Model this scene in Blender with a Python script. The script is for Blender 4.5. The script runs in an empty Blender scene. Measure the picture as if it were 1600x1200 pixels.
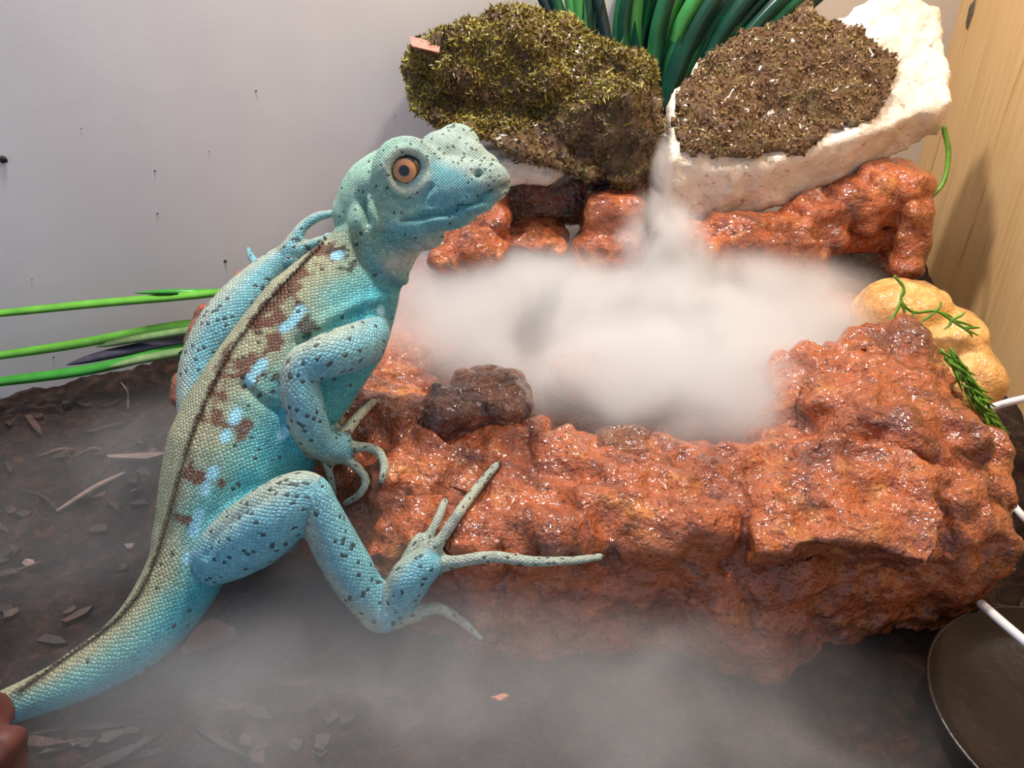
import bpy, bmesh, math, random
import numpy as np
from mathutils import Vector, Matrix, noise
from mathutils.bvhtree import BVHTree
from mathutils.kdtree import KDTree

random.seed(7)
RNG = np.random.default_rng(7)
scene = bpy.context.scene
COL = scene.collection
scene.unit_settings.scale_length = 0.1          # one unit is ten centimetres

# ------------------------------------------------------------------ camera
PITCH, FPX, CAM_H = math.radians(30.0), 1200.0, 1.5
cam_data = bpy.data.cameras.new('camera')
cam_data.sensor_width = 36.0
cam_data.lens = FPX / 1600.0 * 36.0
cam_data.clip_start = 0.02
cam = bpy.data.objects.new('camera', cam_data)
cam.location = (0, 0, CAM_H)
cam.rotation_euler = (math.radians(90) - PITCH, 0, 0)
COL.objects.link(cam)
scene.camera = cam

# ------------------------------------------------------------------ world, lamps, exposure
world = bpy.data.worlds.new('world')
scene.world = world
world.use_nodes = True
world.node_tree.nodes['Background'].inputs[0].default_value = (0.62, 0.74, 1.0, 1)
world.node_tree.nodes['Background'].inputs[1].default_value = 0.55


def lamp(name, loc, aim, size, power, color):
    d = bpy.data.lights.new(name, 'AREA')
    d.shape = 'DISK'
    d.size = size
    d.energy = power
    d.color = color
    o = bpy.data.objects.new(name, d)
    o.location = loc
    o.rotation_euler = (Vector(aim) - Vector(loc)).to_track_quat('-Z', 'Y').to_euler()
    COL.objects.link(o)
    return o


lamp('lamp_above_left_offscreen', (-0.55, 2.75, 4.3), (0.1, 2.2, 0.4), 0.4, 190, (1.0, 0.95, 0.89))
lamp('lamp_above_right_offscreen', (1.45, 2.45, 4.3), (0.9, 2.2, 0.3), 0.4, 95, (1.0, 0.82, 0.62))
vs = scene.view_settings
vs.view_transform = 'Standard'
vs.look = 'None'
vs.exposure = 0.0
vs.gamma = 1.0
vs.use_curve_mapping = False
scene.cycles.volume_bounces = 3
scene.cycles.max_bounces = 8
scene.cycles.volume_step_rate = 0.75
scene.cycles.use_denoising = True


# ------------------------------------------------------------------ geometry helpers
def ray(px, py):
    u, v = (px - 800) / FPX, (600 - py) / FPX
    return Vector((u, math.cos(PITCH) + v * math.sin(PITCH), -math.sin(PITCH) + v * math.cos(PITCH)))


CAM = Vector((0, 0, CAM_H))


def at(px, py, t):
    return CAM + ray(px, py) * t


def aty(px, py, Y):
    r = ray(px, py)
    return CAM + r * (Y / r.y)


def atz(px, py, z):
    r = ray(px, py)
    return CAM + r * ((z - CAM_H) / r.z)


def lin(c):
    """an 8-bit colour to linear"""
    return tuple(((x / 255) / 12.92 if x / 255 <= 0.04045 else ((x / 255 + 0.055) / 1.055) ** 2.4) for x in c)


def mesh_obj(name, verts, faces, mat=None, parent=None, smooth=True):
    me = bpy.data.meshes.new(name)
    me.from_pydata([tuple(v) for v in verts], [], faces)
    me.update()
    if smooth and len(me.polygons):
        me.polygons.foreach_set('use_smooth', np.ones(len(me.polygons), dtype=bool))
    if mat:
        me.materials.append(mat)
    o = bpy.data.objects.new(name, me)
    COL.objects.link(o)
    o.parent = parent
    return o


def bm_obj(name, bm, mat=None, parent=None, smooth=True):
    me = bpy.data.meshes.new(name)
    bm.to_mesh(me)
    bm.free()
    if smooth:
        me.polygons.foreach_set('use_smooth', np.ones(len(me.polygons), dtype=bool))
    if mat:
        me.materials.append(mat)
    o = bpy.data.objects.new(name, me)
    COL.objects.link(o)
    o.parent = parent
    return o


def empty(name, loc):
    o = bpy.data.objects.new(name, None)
    o.location = loc
    o.empty_display_size = 0.05
    COL.objects.link(o)
    return o


def adopt(root, *objs):
    """parent parts whose meshes are in world coordinates"""
    for o in objs:
        o.parent = root
        o.matrix_parent_inverse = Matrix.Translation(root.location).inverted()


def tag(o, label=None, cat=None, group=None, kind=None):
    if label: o['label'] = label
    if cat: o['category'] = cat
    if group: o['group'] = group
    if kind: o['kind'] = kind
    return o


def get_v(me):
    a = np.empty(len(me.vertices) * 3)
    me.vertices.foreach_get('co', a)
    return a.reshape(-1, 3)


def set_v(me, a):
    me.vertices.foreach_set('co', a.reshape(-1))
    me.update()


def get_n(me):
    a = np.empty(len(me.vertices) * 3, dtype=np.float32)
    me.vertex_normals.foreach_get('vector', a)
    return a.reshape(-1, 3).astype(float)


def fract(p, scale, octaves=4, off=0.0):
    q = Vector((p[0] * scale + off, p[1] * scale - off, p[2] * scale + 2 * off))
    return noise.fractal(q, 1.0, 2.0, octaves)


def ball(c, r, rot=None, sub=3, lump=0.0, lscale=3.0, box=0.0, off=0.0):
    """an ellipsoid, optionally boxy (box 0..1) and lumpy; returns verts, faces"""
    bm = bmesh.new()
    bmesh.ops.create_icosphere(bm, subdivisions=sub, radius=1.0)
    M = Matrix.Rotation(0, 3, 'X') if rot is None else rot
    vs_, fs = [], [[v.index for v in f.verts] for f in bm.faces]
    bm.verts.index_update()
    for v in bm.verts:
        p = v.co.copy()
        if box:
            m = max(abs(p.x), abs(p.y), abs(p.z))
            p = p.lerp(p / m * 0.86, box)
        if lump:
            p *= 1 + lump * fract(p, lscale * 0.5, 3, off)
        p = Vector((p.x * r[0], p.y * r[1], p.z * r[2]))
        vs_.append(Vector(c) + M @ p)
    fs = [[v.index for v in f.verts] for f in bm.faces]
    bm.free()
    return vs_, fs


class Soup:
    def __init__(self):
        self.v, self.f = [], []

    def add(self, vf):
        b = len(self.v)
        self.v.extend(vf[0])
        self.f.extend([[i + b for i in f] for f in vf[1]])
        return self

    def remesh(self, name, voxel, smooth=0):
        me = bpy.data.meshes.new(name)
        me.from_pydata([tuple(v) for v in self.v], [], self.f)
        o = bpy.data.objects.new(name, me)
        COL.objects.link(o)
        m = o.modifiers.new('r', 'REMESH')
        m.mode = 'VOXEL'
        m.voxel_size = voxel
        m.adaptivity = 0.0
        if smooth:
            s = o.modifiers.new('s', 'SMOOTH')
            s.factor = 0.5
            s.iterations = smooth
        dg = bpy.context.evaluated_depsgraph_get()
        out = bpy.data.meshes.new_from_object(o.evaluated_get(dg))
        bpy.data.objects.remove(o)
        bpy.data.meshes.remove(me)
        out.name = name
        out.polygons.foreach_set('use_smooth', np.ones(len(out.polygons), dtype=bool))
        return out


def link_mesh(name, me, mat, parent=None):
    me.materials.clear()
    me.materials.append(mat)
    o = bpy.data.objects.new(name, me)
    COL.objects.link(o)
    o.parent = parent
    return o


def displace(me, amps, off=0.0):
    """amps: list of (amplitude, scale, octaves, ridged)"""
    V, N = get_v(me), get_n(me)
    d = np.zeros(len(V))
    for amp, sc, oc, ridged in amps:
        for i, p in enumerate(V):
            q = Vector((p[0] * sc + off, p[1] * sc + off, p[2] * sc - off))
            n = noise.fractal(q, 1.0, 2.0, oc)
            d[i] += amp * ((0.5 - abs(n)) * 1.4 if ridged else n)
    set_v(me, V + N * d[:, None])


def bvh_of(o):
    me = o.data
    M = o.matrix_world
    return BVHTree.FromPolygons([v.co.copy() for v in me.vertices], [tuple(p.vertices) for p in me.polygons])


def hit(bvh, px, py):
    r = ray(px, py)
    loc, n, idx, d = bvh.ray_cast(CAM, r.normalized())
    return (loc, n) if loc is not None else (None, None)


def catmull(P, n):
    P = [Vector(p) for p in P]
    Q = [P[0] * 2 - P[1]] + P + [P[-1] * 2 - P[-2]]
    out = []
    for i in range(1, len(Q) - 2):
        for k in range(n):
            t = k / n
            a, b, c, d = Q[i - 1], Q[i], Q[i + 1], Q[i + 2]
            out.append(0.5 * ((2 * b) + (c - a) * t + (2 * a - 5 * b + 4 * c - d) * t * t + (3 * b - a - 3 * c + d) * t ** 3))
    out.append(P[-1])
    return out


def tube(pts, ra, rb=None, n=16, res=6, round_ends=True, ref=None):
    """an elliptical sweep; ra lies across the line of sight, rb along it. Returns verts, faces, samples"""
    rb = rb or ra
    m = len(pts)
    C = catmull(pts, res)
    RA = np.interp(np.linspace(0, m - 1, len(C)), range(m), ra)
    RB = np.interp(np.linspace(0, m - 1, len(C)), range(m), rb)
    V, F, S = [], [], []
    frames = []
    for i, c in enumerate(C):
        T = (C[min(i + 1, len(C) - 1)] - C[max(i - 1, 0)]).normalized()
        D = (ref if ref is not None else (c - CAM)).normalized()
        side = (D - T * D.dot(T)).normalized()
        W = T.cross(side).normalized()
        frames.append((c, T, side, W, RA[i], RB[i]))
    rings = []
    if round_ends:
        c, T, s, W, a, b = frames[0]
        for k in (0.98, 0.85, 0.6, 0.3):
            q = math.sqrt(1 - k * k)
            rings.append((c - T * min(a, b) * k, s, W, a * q, b * q))
    rings += [(c, s, W, a, b) for c, T, s, W, a, b in frames]
    if round_ends:
        c, T, s, W, a, b = frames[-1]
        for k in (0.3, 0.6, 0.85, 0.98):
            q = math.sqrt(1 - k * k)
            rings.append((c + T * min(a, b) * k, s, W, a * q, b * q))
    for c, s, W, a, b in rings:
        for j in range(n):
            th = 2 * math.pi * j / n
            V.append(c + W * (a * math.cos(th)) + s * (b * math.sin(th)))
    for i in range(len(rings) - 1):
        for j in range(n):
            F.append([i * n + j, i * n + (j + 1) % n, (i + 1) * n + (j + 1) % n, (i + 1) * n + j])
    F.append([j for j in range(n)][::-1])
    F.append([(len(rings) - 1) * n + j for j in range(n)])
    return V, F, frames


# ------------------------------------------------------------------ material helpers
class Mat:
    def __init__(self, name):
        self.m = bpy.data.materials.new(name)
        self.m.use_nodes = True
        self.t = self.m.node_tree
        self.t.nodes.clear()
        self.out = self.n('ShaderNodeOutputMaterial')

    def n(self, kind, **kw):
        x = self.t.nodes.new(kind)
        for k, v in kw.items():
            if k.startswith('i_'):
                x.inputs[k[2:].replace('_', ' ')].default_value = v
            else:
                setattr(x, k, v)
        return x

    def l(self, a, b):
        self.t.links.new(a, b)

    def coord(self, scale=1.0, stretch=(1, 1, 1)):
        tc = self.n('ShaderNodeTexCoord')
        mp = self.n('ShaderNodeMapping')
        mp.inputs['Scale'].default_value = tuple(scale * s for s in stretch)
        self.l(tc.outputs['Object'], mp.inputs['Vector'])
        return mp.outputs[0]

    def noise(self, vec, scale, detail=4, rough=0.55, dist=0.0):
        x = self.n('ShaderNodeTexNoise')
        x.inputs['Scale'].default_value = scale
        x.inputs['Detail'].default_value = detail
        x.inputs['Roughness'].default_value = rough
        x.inputs['Distortion'].default_value = dist
        self.l(vec, x.inputs['Vector'])
        return x.outputs['Fac']

    def voronoi(self, vec, scale, feature='F1', rand=1.0, dims='3D'):
        x = self.n('ShaderNodeTexVoronoi')
        x.voronoi_dimensions = dims
        x.feature = feature
        x.inputs['Scale'].default_value = scale
        x.inputs['Randomness'].default_value = rand
        self.l(vec, x.inputs['Vector'])
        return x

    def ramp(self, fac, stops):
        x = self.n('ShaderNodeValToRGB')
        e = x.color_ramp.elements
        while len(e) < len(stops):
            e.new(0.5)
        for el, (p, c) in zip(e, stops):
            el.position = p
            el.color = (*c, 1) if len(c) == 3 else c
        self.l(fac, x.inputs[0])
        return x.outputs[0]

    def mix(self, fac, a, b, mode='MIX'):
        x = self.n('ShaderNodeMix', data_type='RGBA', blend_type=mode)
        for s, v in ((0, fac), (6, a), (7, b)):
            if hasattr(v, 'links'):
                self.l(v, x.inputs[s])
            else:
                x.inputs[s].default_value = v if s == 0 else (*v, 1)
        return x.outputs[2]

    def math(self, op, a, b=0.0, clamp=False):
        x = self.n('ShaderNodeMath', operation=op, use_clamp=clamp)
        for s, v in ((0, a), (1, b)):
            if hasattr(v, 'links'):
                self.l(v, x.inputs[s])
            else:
                x.inputs[s].default_value = v
        return x.outputs[0]

    def bump(self, height, strength, dist, prev=None):
        x = self.n('ShaderNodeBump')
        x.inputs['Strength'].default_value = strength
        x.inputs['Distance'].default_value = dist
        self.l(height, x.inputs['Height'])
        if prev is not None:
            self.l(prev, x.inputs['Normal'])
        return x.outputs[0]

    def surf(self, color, rough=0.5, normal=None, **kw):
        b = self.n('ShaderNodeBsdfPrincipled')
        for s, v in (('Base Color', color), ('Roughness', rough)):
            if hasattr(v, 'links'):
                self.l(v, b.inputs[s])
            else:
                b.inputs[s].default_value = (*v, 1) if s == 'Base Color' else v
        if normal is not None:
            self.l(normal, b.inputs['Normal'])
        for k, v in kw.items():
            b.inputs[k.replace('_', ' ')].default_value = v
        self.l(b.outputs[0], self.out.inputs['Surface'])
        return self.m


def simple(name, rgb, rough=0.5, var=0.25, scale=20, bump=0.3, bd=0.004, **kw):
    M = Mat(name)
    v = M.coord()
    f = M.noise(v, scale, 4)
    c = lin(rgb)
    col = M.ramp(f, [(0.3, tuple(x * (1 - var) for x in c)), (0.7, tuple(min(1, x * (1 + var)) for x in c))])
    return M.surf(col, rough, M.bump(M.noise(v, scale * 3, 3), bump, bd), **kw)


def rock_material(name, dark, mid, light, gold, rough=(0.10, 0.38), bump=1.0, spots=True, wet=1.0):
    M = Mat(name)
    v = M.coord()
    a = M.noise(v, 3.4, 7, 0.66, 0.5)
    b = M.noise(v, 11, 6, 0.7, 0.3)
    col = M.ramp(a, [(0.30, lin(dark)), (0.44, lin(mid)), (0.58, lin(light)), (0.70, lin(gold))])
    col = M.mix(M.ramp(b, [(0.36, (0.85,) * 3), (0.50, (0, 0, 0))]), col, lin(dark))
    col = M.mix(M.ramp(M.noise(v, 7.5, 5, 0.7), [(0.56, (0,) * 3), (0.68, (0.6,) * 3)]), col, lin(gold))
    if spots:
        w = M.voronoi(v, 48)
        col = M.mix(M.ramp(w.outputs['Distance'], [(0.10, (0.7,) * 3), (0.30, (0, 0, 0))]), col, lin(tuple(x * 0.6 for x in dark)))
    r = M.ramp(M.noise(v, 8, 4), [(0.35, (rough[0],) * 3), (0.65, (rough[1],) * 3)])
    nb = M.bump(M.noise(v, 16, 6, 0.68), 0.8 * bump, 0.05)
    nb = M.bump(M.noise(v, 60, 4, 0.6), 0.75 * bump, 0.016, nb)
    m = M.surf(col, r, nb, Specular_IOR_Level=0.5, Coat_Weight=wet, Coat_Roughness=0.08)
    film = M.bump(M.noise(v, 15, 3, 0.5), 1.0, 0.06)
    M.l(film, [n for n in M.t.nodes if n.type == 'BSDF_PRINCIPLED'][0].inputs['Coat Normal'])
    return m


# ------------------------------------------------------------------ materials
orange_rock = rock_material('orange_rock', (98, 44, 28), (170, 86, 46), (198, 104, 54), (226, 148, 78))
brown_rock = rock_material('brown_rock', (56, 32, 26), (104, 58, 40), (140, 80, 48), (190, 124, 70))
amber_rock = rock_material('amber_rock', (196, 128, 60), (222, 160, 84), (236, 180, 104), (244, 198, 128), rough=(0.2, 0.45), bump=0.5, spots=False)

M = Mat('limestone')
v = M.coord()
col = M.ramp(M.noise(v, 5, 6, 0.6), [(0.3, lin((196, 182, 164))), (0.6, lin((238, 228, 214)))])
col = M.mix(M.ramp(M.noise(v, 26, 5, 0.7), [(0.30, (0.8,) * 3), (0.42, (0,) * 3)]), col, lin((120, 96, 74)))
limestone = M.surf(col, 0.45, M.bump(M.noise(v, 30, 5, 0.6), 0.6, 0.02))

M = Mat('wet_soil')
v = M.coord()
col = M.ramp(M.noise(v, 22, 6, 0.7), [(0.32, lin((14, 9, 8))), (0.52, lin((54, 35, 28))), (0.70, lin((104, 68, 50)))])
wet_soil = M.surf(col, 0.42, M.bump(M.noise(v, 45, 6, 0.7), 1.0, 0.04))

M = Mat('wet_moss_soil')
v = M.coord()
col = M.ramp(M.noise(v, 16, 6, 0.7), [(0.3, lin((70, 48, 34))), (0.48, lin((132, 100, 74))), (0.6, lin((128, 110, 62))), (0.75, lin((176, 140, 112)))])
wet_moss_soil = M.surf(col, 0.25, M.bump(M.noise(v, 40, 5, 0.7), 1.0, 0.04), Coat_Weight=0.4, Coat_Roughness=0.1)


def blade_material(name, stops, rough=0.5):
    M = Mat(name)
    oi = M.n('ShaderNodeAttribute', attribute_name='tint')
    col = M.ramp(oi.outputs['Fac'], stops)
    return M.surf(col, rough)


green_moss = blade_material('green_moss', [(0.0, lin((84, 62, 44))), (0.3, lin((116, 92, 52))), (0.65, lin((130, 120, 48))), (1.0, lin((176, 162, 78)))])
brown_moss = blade_material('brown_moss', [(0.0, lin((96, 70, 52))), (0.4, lin((150, 114, 84))), (0.75, lin((150, 132, 76))), (1.0, lin((206, 172, 138)))], 0.28)

M = Mat('painted_wall')
v = M.coord()
col = M.ramp(M.noise(v, 1.6, 3), [(0.3, lin((204, 204, 208))), (0.7, lin((218, 218, 220)))])
painted_wall = M.surf(col, 0.55, M.bump(M.noise(v, 60, 2), 0.05, 0.005))

M = Mat('pine_wood')
v = M.coord(1.0, (1, 1, 0.06))
g = M.noise(v, 9, 4, 0.6, 0.6)
g2 = M.noise(v, 55, 3, 0.6)
col = M.ramp(g, [(0.3, lin((214, 170, 112))), (0.5, lin((226, 188, 132))), (0.62, lin((220, 178, 120))), (0.68, lin((176, 118, 66))), (0.72, lin((224, 184, 128)))])
col = M.mix(0.25, col, M.ramp(g2, [(0.4, lin((206, 160, 104))), (0.6, lin((234, 200, 150)))]))
pine_wood = M.surf(col, 0.4, M.bump(g2, 0.1, 0.005))

white_plastic = simple('white_plastic', (226, 222, 222), 0.35, 0.05, 10, 0.05)
dark_glaze = simple('dark_glaze', (24, 14, 12), 0.3, 0.4, 8, 0.25, 0.01)
knot_wood = simple('knot_wood', (92, 84, 66), 0.5, 0.4, 30, 0.3)
speck_mat = simple('dirt', (44, 30, 28), 0.7, 0.4, 40, 0.4)

# ------------------------------------------------------------------ setting: floor, walls
WL, WC, WR = Vector((-1.99, 2.57, 0)), Vector((2.36, 4.5, 0)), Vector((1.80, 1.95, 0))
back_dir, right_dir = (WC - WL).normalized(), (WR - WC).normalized()
WL2, WR2 = WL - back_dir * 1.6, WR + right_dir * 1.6


def wall(name, a, b, mat, h=3.2, thick=0.08, inward=None):
    d = (b - a).normalized()
    n = Vector((-d.y, d.x, 0))
    if n.dot(inward) > 0:
        n = -n
    V = [a, b, b + n * thick, a + n * thick]
    V = [p + Vector((0, 0, -0.1)) for p in V] + [p + Vector((0, 0, h)) for p in V]
    F = [[0, 1, 5, 4], [1, 2, 6, 5], [2, 3, 7, 6], [3, 0, 4, 7], [4, 5, 6, 7], [3, 2, 1, 0]]
    return tag(mesh_obj(name, V, F, mat, smooth=False), kind='structure')


mid = Vector((0.3, 2, 0))
wall_back = wall('wall_back', WL2, WC + back_dir * 0.08, painted_wall, inward=mid - WL)
wall_right = wall('wall_right', WC, WR2, pine_wood, inward=mid - WR)

# soil floor, heaped in low waves, lying up against the back wall
GX, GY = 340, 250
FV, FF = [], []
for j in range(GY):
    for i in range(GX):
        x, y = -3.6 + 6.6 * i / (GX - 1), 0.2 + 4.8 * j / (GY - 1)
        p = Vector((x, y, 0))
        z = 0.030 * fract(p, 3.0, 4) + 0.020 * fract(p, 11, 3, 3.1) + 0.014 * fract(p, 30, 3, 1.7) - 0.02
        FV.append((x, y, z))
for j in range(GY - 1):
    for i in range(GX - 1):
        a = j * GX + i
        FF.append([a, a + 1, a + GX + 1, a + GX])
floor = tag(mesh_obj('floor', FV, FF, wet_soil), kind='structure')
floor_bvh = bvh_of(floor)


def wall_point(px, py, a, d, eps=0.0):
    n = Vector((-d.y, d.x, 0))
    r = ray(px, py)
    t = (a - CAM).dot(n) / r.dot(n)
    return CAM + r * (t - eps)


for px, py, s in [(5, 249, 0.014), (400, 142, 0.003), (127, 201, 0.002), (242, 267, 0.003), (246, 334, 0.003),
                  (352, 408, 0.006), (327, 237, 0.002), (50, 437, 0.002), (617, 181, 0.002), (84, 558, 0.003)]:
    c = wall_point(px, py, WL, back_dir, 0.002)
    vf = ball(c, (s, s * 0.5, s), sub=2, lump=0.6, off=px)
    adopt(wall_back, mesh_obj('dirt_speck', *vf, speck_mat))
c = wall_point(1518, 22, WC, right_dir, 0.0)
kn = mesh_obj('knot', *ball(c, (0.012, 0.03, 0.07), sub=3, lump=0.2), knot_wood)
adopt(wall_right, kn)

# ------------------------------------------------------------------ the rock basin
S = Soup()


def B(x, y, z, rx, ry, rz, box=0.45, lump=0.2, off=None):
    S.add(ball((x, y, z), (rx, ry, rz), sub=4, lump=lump, lscale=3.2, box=box, off=off if off is not None else x * 3 + y * 7))


def Bp(px, py, t, rx, ry, rd, box=0.35, lump=0.2):
    """a blob by picture place, depth and radii in picture pixels at that depth"""
    k = t / FPX
    c = at(px, py, t)
    S.add(ball(c, (rx * k, rd, ry * k), sub=4, lump=lump, lscale=3.2, box=box, off=px * 0.37 + py * 0.11))


B(0.45, 2.2, 0.08, 0.95, 0.85, 0.14, 0.4, 0.15)           # pool bed
B(-0.30, 1.76, 0.13, 0.30, 0.30, 0.27)                    # left shoulder of the rim
B(-0.12, 1.60, 0.10, 0.28, 0.27, 0.24)
B(0.08, 1.56, 0.11, 0.27, 0.24, 0.26)
B(0.28, 1.54, 0.13, 0.28, 0.23, 0.27)
B(0.52, 1.54, 0.13, 0.26, 0.22, 0.26)
B(0.62, 1.50, 0.08, 0.30, 0.24, 0.20)
B(0.85, 1.58, 0.12, 0.34, 0.24, 0.24)
B(0.20, 1.44, 0.04, 0.40, 0.15, 0.16)
B(0.62, 1.44, 0.02, 0.36, 0.14, 0.12)
B(0.98, 1.54, 0.06, 0.24, 0.20, 0.18)
B(1.07, 1.56, 0.14, 0.15, 0.19, 0.24)
B(1.03, 1.80, 0.22, 0.25, 0.32, 0.30)
B(1.12, 1.98, 0.28, 0.18, 0.18, 0.23)
B(0.98, 1.92, 0.25, 0.25, 0.16, 0.19)
B(1.15, 1.75, 0.12, 0.13, 0.26, 0.24)
B(1.12, 2.2, 0.10, 0.14, 0.28, 0.18)
B(-0.48, 2.05, 0.12, 0.24, 0.32, 0.26)
Bp(386, 550, 2.36, 76, 88, 0.16)
Bp(436, 476, 2.38, 70, 68, 0.14)
Bp(348, 640, 2.30, 62, 70, 0.16)
B(-0.55, 2.2, 0.12, 0.3, 0.25, 0.22)
B(-0.36, 2.55, 0.1, 0.25, 0.3, 0.2)
B(-0.20, 2.85, 0.18, 0.35, 0.22, 0.24)
B(0.20, 3.0, 0.16, 0.40, 0.2, 0.24)
B(0.7, 3.05, 0.14, 0.40, 0.2, 0.24)
B(1.2, 2.85, 0.10, 0.35, 0.3, 0.2)
Bp(772, 350, 2.9, 24, 40, 0.10, 0.2)
Bp(735, 388, 2.85, 60, 30, 0.14, 0.2)
Bp(830, 372, 2.95, 60, 16, 0.14, 0.3)
# the overhanging shelf at the front right: a tilted slab with a pointed corner
top = [(1172, 745, .40), (1290, 675, .47), (1400, 690, .47), (1490, 740, .45), (1482, 812, .41), (1456, 890, .36), (1395, 866, .37),
       (1330, 842, .38), (1260, 846, .375), (1185, 870, .35)]
T = [atz(*q) for q in top]
nT = len(T)
bot = [p + Vector((0.0, 0.07, -0.10)) for p in T]
cT, cB = sum(T, Vector()) / nT + Vector((0, 0, .01)), sum(bot, Vector()) / nT
S.add((T + bot + [cT, cB], [[i, (i + 1) % nT, 2 * nT] for i in range(nT)] + [[nT + (i + 1) % nT, nT + i, 2 * nT + 1] for i in range(nT)]
       + [[(i + 1) % nT, i, nT + i, nT + (i + 1) % nT] for i in range(nT)]))
me = S.remesh('rock_basin', 0.0115, 3)
displace(me, [(0.046, 3.4, 4, False), (0.030, 6.5, 3, True), (0.011, 20, 4, False)], 1.3)
basin = tag(link_mesh('rock_basin', me, orange_rock),
            'large wet orange rock basin with rough rim holding the fog', 'rock basin')
basin_bvh = bvh_of(basin)


def single_rock(name, mat, label, cat, group, blobs, voxel=0.012, disp=((0.014, 6, 4, False), (0.008, 14, 4, True)), off=0.0):
    global S
    S = Soup()
    for b in blobs:
        Bp(*b)
    me = S.remesh(name, voxel, 2)
    displace(me, disp, off)
    return tag(link_mesh(name, me, mat), label, cat, group)


PR = 'wet stones standing in the foggy pool'
single_rock('pool_stone', brown_rock, 'dark brown wet boulder rising from fog inside basin rim', 'stone', PR,
            [(765, 640, 2.17, 68, 62, 0.14), (708, 648, 2.10, 50, 42, 0.10), (790, 625, 2.19, 40, 42, 0.10)], off=2)
single_rock('pool_stone', orange_rock, 'small reddish stone islet in middle of foggy pool', 'stone', PR,
            [(905, 590, 2.42, 55, 34, 0.10), (950, 592, 2.44, 60, 26, 0.10)], off=4)
single_rock('pool_stone', orange_rock, 'rounded pinkish stone half hidden in fog beside the tall right rim', 'stone', PR,
            [(1200, 604, 2.43, 60, 36, 0.11), (1252, 606, 2.44, 50, 36, 0.09)], off=6)
single_rock('pool_stone', brown_rock, 'round brown stone veiled by fog behind the front rim', 'stone', PR,
            [(968, 712, 2.06, 52, 46, 0.09)], off=8)
single_rock('rock_block', orange_rock, 'upright orange rock block below the waterfall between mossy stones', 'rock', 'rocks behind the pool',
            [(955, 350, 2.93, 50, 58, 0.12, 0.8, 0.12), (950, 400, 2.93, 62, 40, 0.14, 0.6, 0.15)], disp=((0.012, 6, 4, False), (0.006, 16, 3, False)), off=5)
single_rock('rock_arch', orange_rock, 'orange rock arch with small cave opening propping the white slab', 'rock', 'rocks behind the pool',
            [(1088, 392, 2.98, 42, 44, 0.12, 0.4), (1150, 372, 2.98, 52, 44, 0.10, 0.5), (1215, 372, 3.02, 60, 40, 0.10, 0.5), (1275, 352, 3.04, 50, 50, 0.12, 0.4),
             (1330, 318, 3.06, 48, 44, 0.14, 0.5), (1385, 300, 3.06, 56, 46, 0.16, 0.7), (1415, 360, 3.06, 28, 60, 0.14, 0.6), (1190, 400, 2.96, 95, 40, 0.06, 0.7, 0.06),
             (1408, 410, 3.08, 26, 26, 0.12, 0.5), (1262, 405, 3.02, 26, 36, 0.10, 0.4), (1330, 365, 3.12, 50, 26, 0.1, 0.4)], voxel=0.013,
            disp=((0.018, 5, 4, False), (0.008, 12, 4, True)), off=9)
single_rock('smooth_rock', amber_rock, 'smooth amber yellow rock with green sprig by wooden wall', 'rock', 'rocks behind the pool',
            [(1405, 500, 2.62, 70, 68, 0.16, 0.3, 0.1), (1460, 545, 2.58, 70, 66, 0.16, 0.2, 0.1), (1505, 600, 2.5, 50, 60, 0.14, 0.2, 0.1),
             (1450, 575, 2.62, 70, 55, 0.12, 0.2, 0.1)],
            disp=((0.012, 5, 3, False),), off=3)
single_rock('added_gap_rock', brown_rock, 'brown wet rock added to darken gap under the olive mossy stone', 'rock', 'rocks behind the pool',
            [(840, 315, 3.06, 90, 42, 0.08, 0.5), (960, 310, 3.06, 90, 50, 0.08, 0.5)], voxel=0.02, off=7)  # rock added so the gap under the mossy stone looks dark
single_rock('small_rock', orange_rock, 'small orange rock wedged against right side of the basin', 'rock', None,
            [(1538, 720, 2.16, 26, 60, 0.08, 0.3), (1545, 780, 2.12, 20, 60, 0.08, 0.3)], off=12)

# ------------------------------------------------------------------ stones with moss at the back


def prism(front, back):
    n = len(front)
    cf, cb = sum(front, Vector()) / n, sum(back, Vector()) / n
    V = list(front) + list(back) + [cf, cb]
    F = [[i, (i + 1) % n, 2 * n] for i in range(n)] + [[n + (i + 1) % n, n + i, 2 * n + 1] for i in range(n)] \
        + [[(i + 1) % n, i, n + i, n + (i + 1) % n] for i in range(n)]
    return V, F


def blades(name, mat, pts, length, width, spread, parent, tint=None, curl=0.0):
    """pts: (place, normal); one mesh of small three-sided tufts"""
    V, F, TI = [], [], []
    for p, n in pts:
        d = (n + Vector(RNG.normal(0, spread, 3)) + Vector((0, 0, 0.25))).normalized()
        L = length * RNG.uniform(0.5, 1.4)
        s = d.cross(Vector(RNG.normal(0, 1, 3))).normalized() * width * RNG.uniform(0.6, 1.4)
        q = d.cross(s).normalized() * width
        b = len(V)
        m_ = p + d * L * 0.55 + Vector(RNG.normal(0, curl, 3))
        V += [p - s, p + s, m_ + s * 0.8, m_ - s * 0.8 + q * 0.5, p + d * L + Vector(RNG.normal(0, curl * 2, 3))]
        F += [[b, b + 1, b + 2, b + 3], [b + 3, b + 2, b + 4]]
        t = tint(p) if tint else RNG.uniform(0, 1)
        TI += [min(1, max(0, t + RNG.normal(0, 0.16)))] * 5
    o = mesh_obj(name, V, F, mat, smooth=False)
    a = o.data.attributes.new('tint', 'FLOAT', 'POINT')
    a.data.foreach_set('value', np.array(TI, dtype=np.float32))
    adopt(parent, o)
    tag(o, kind='stuff')
    return o


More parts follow.
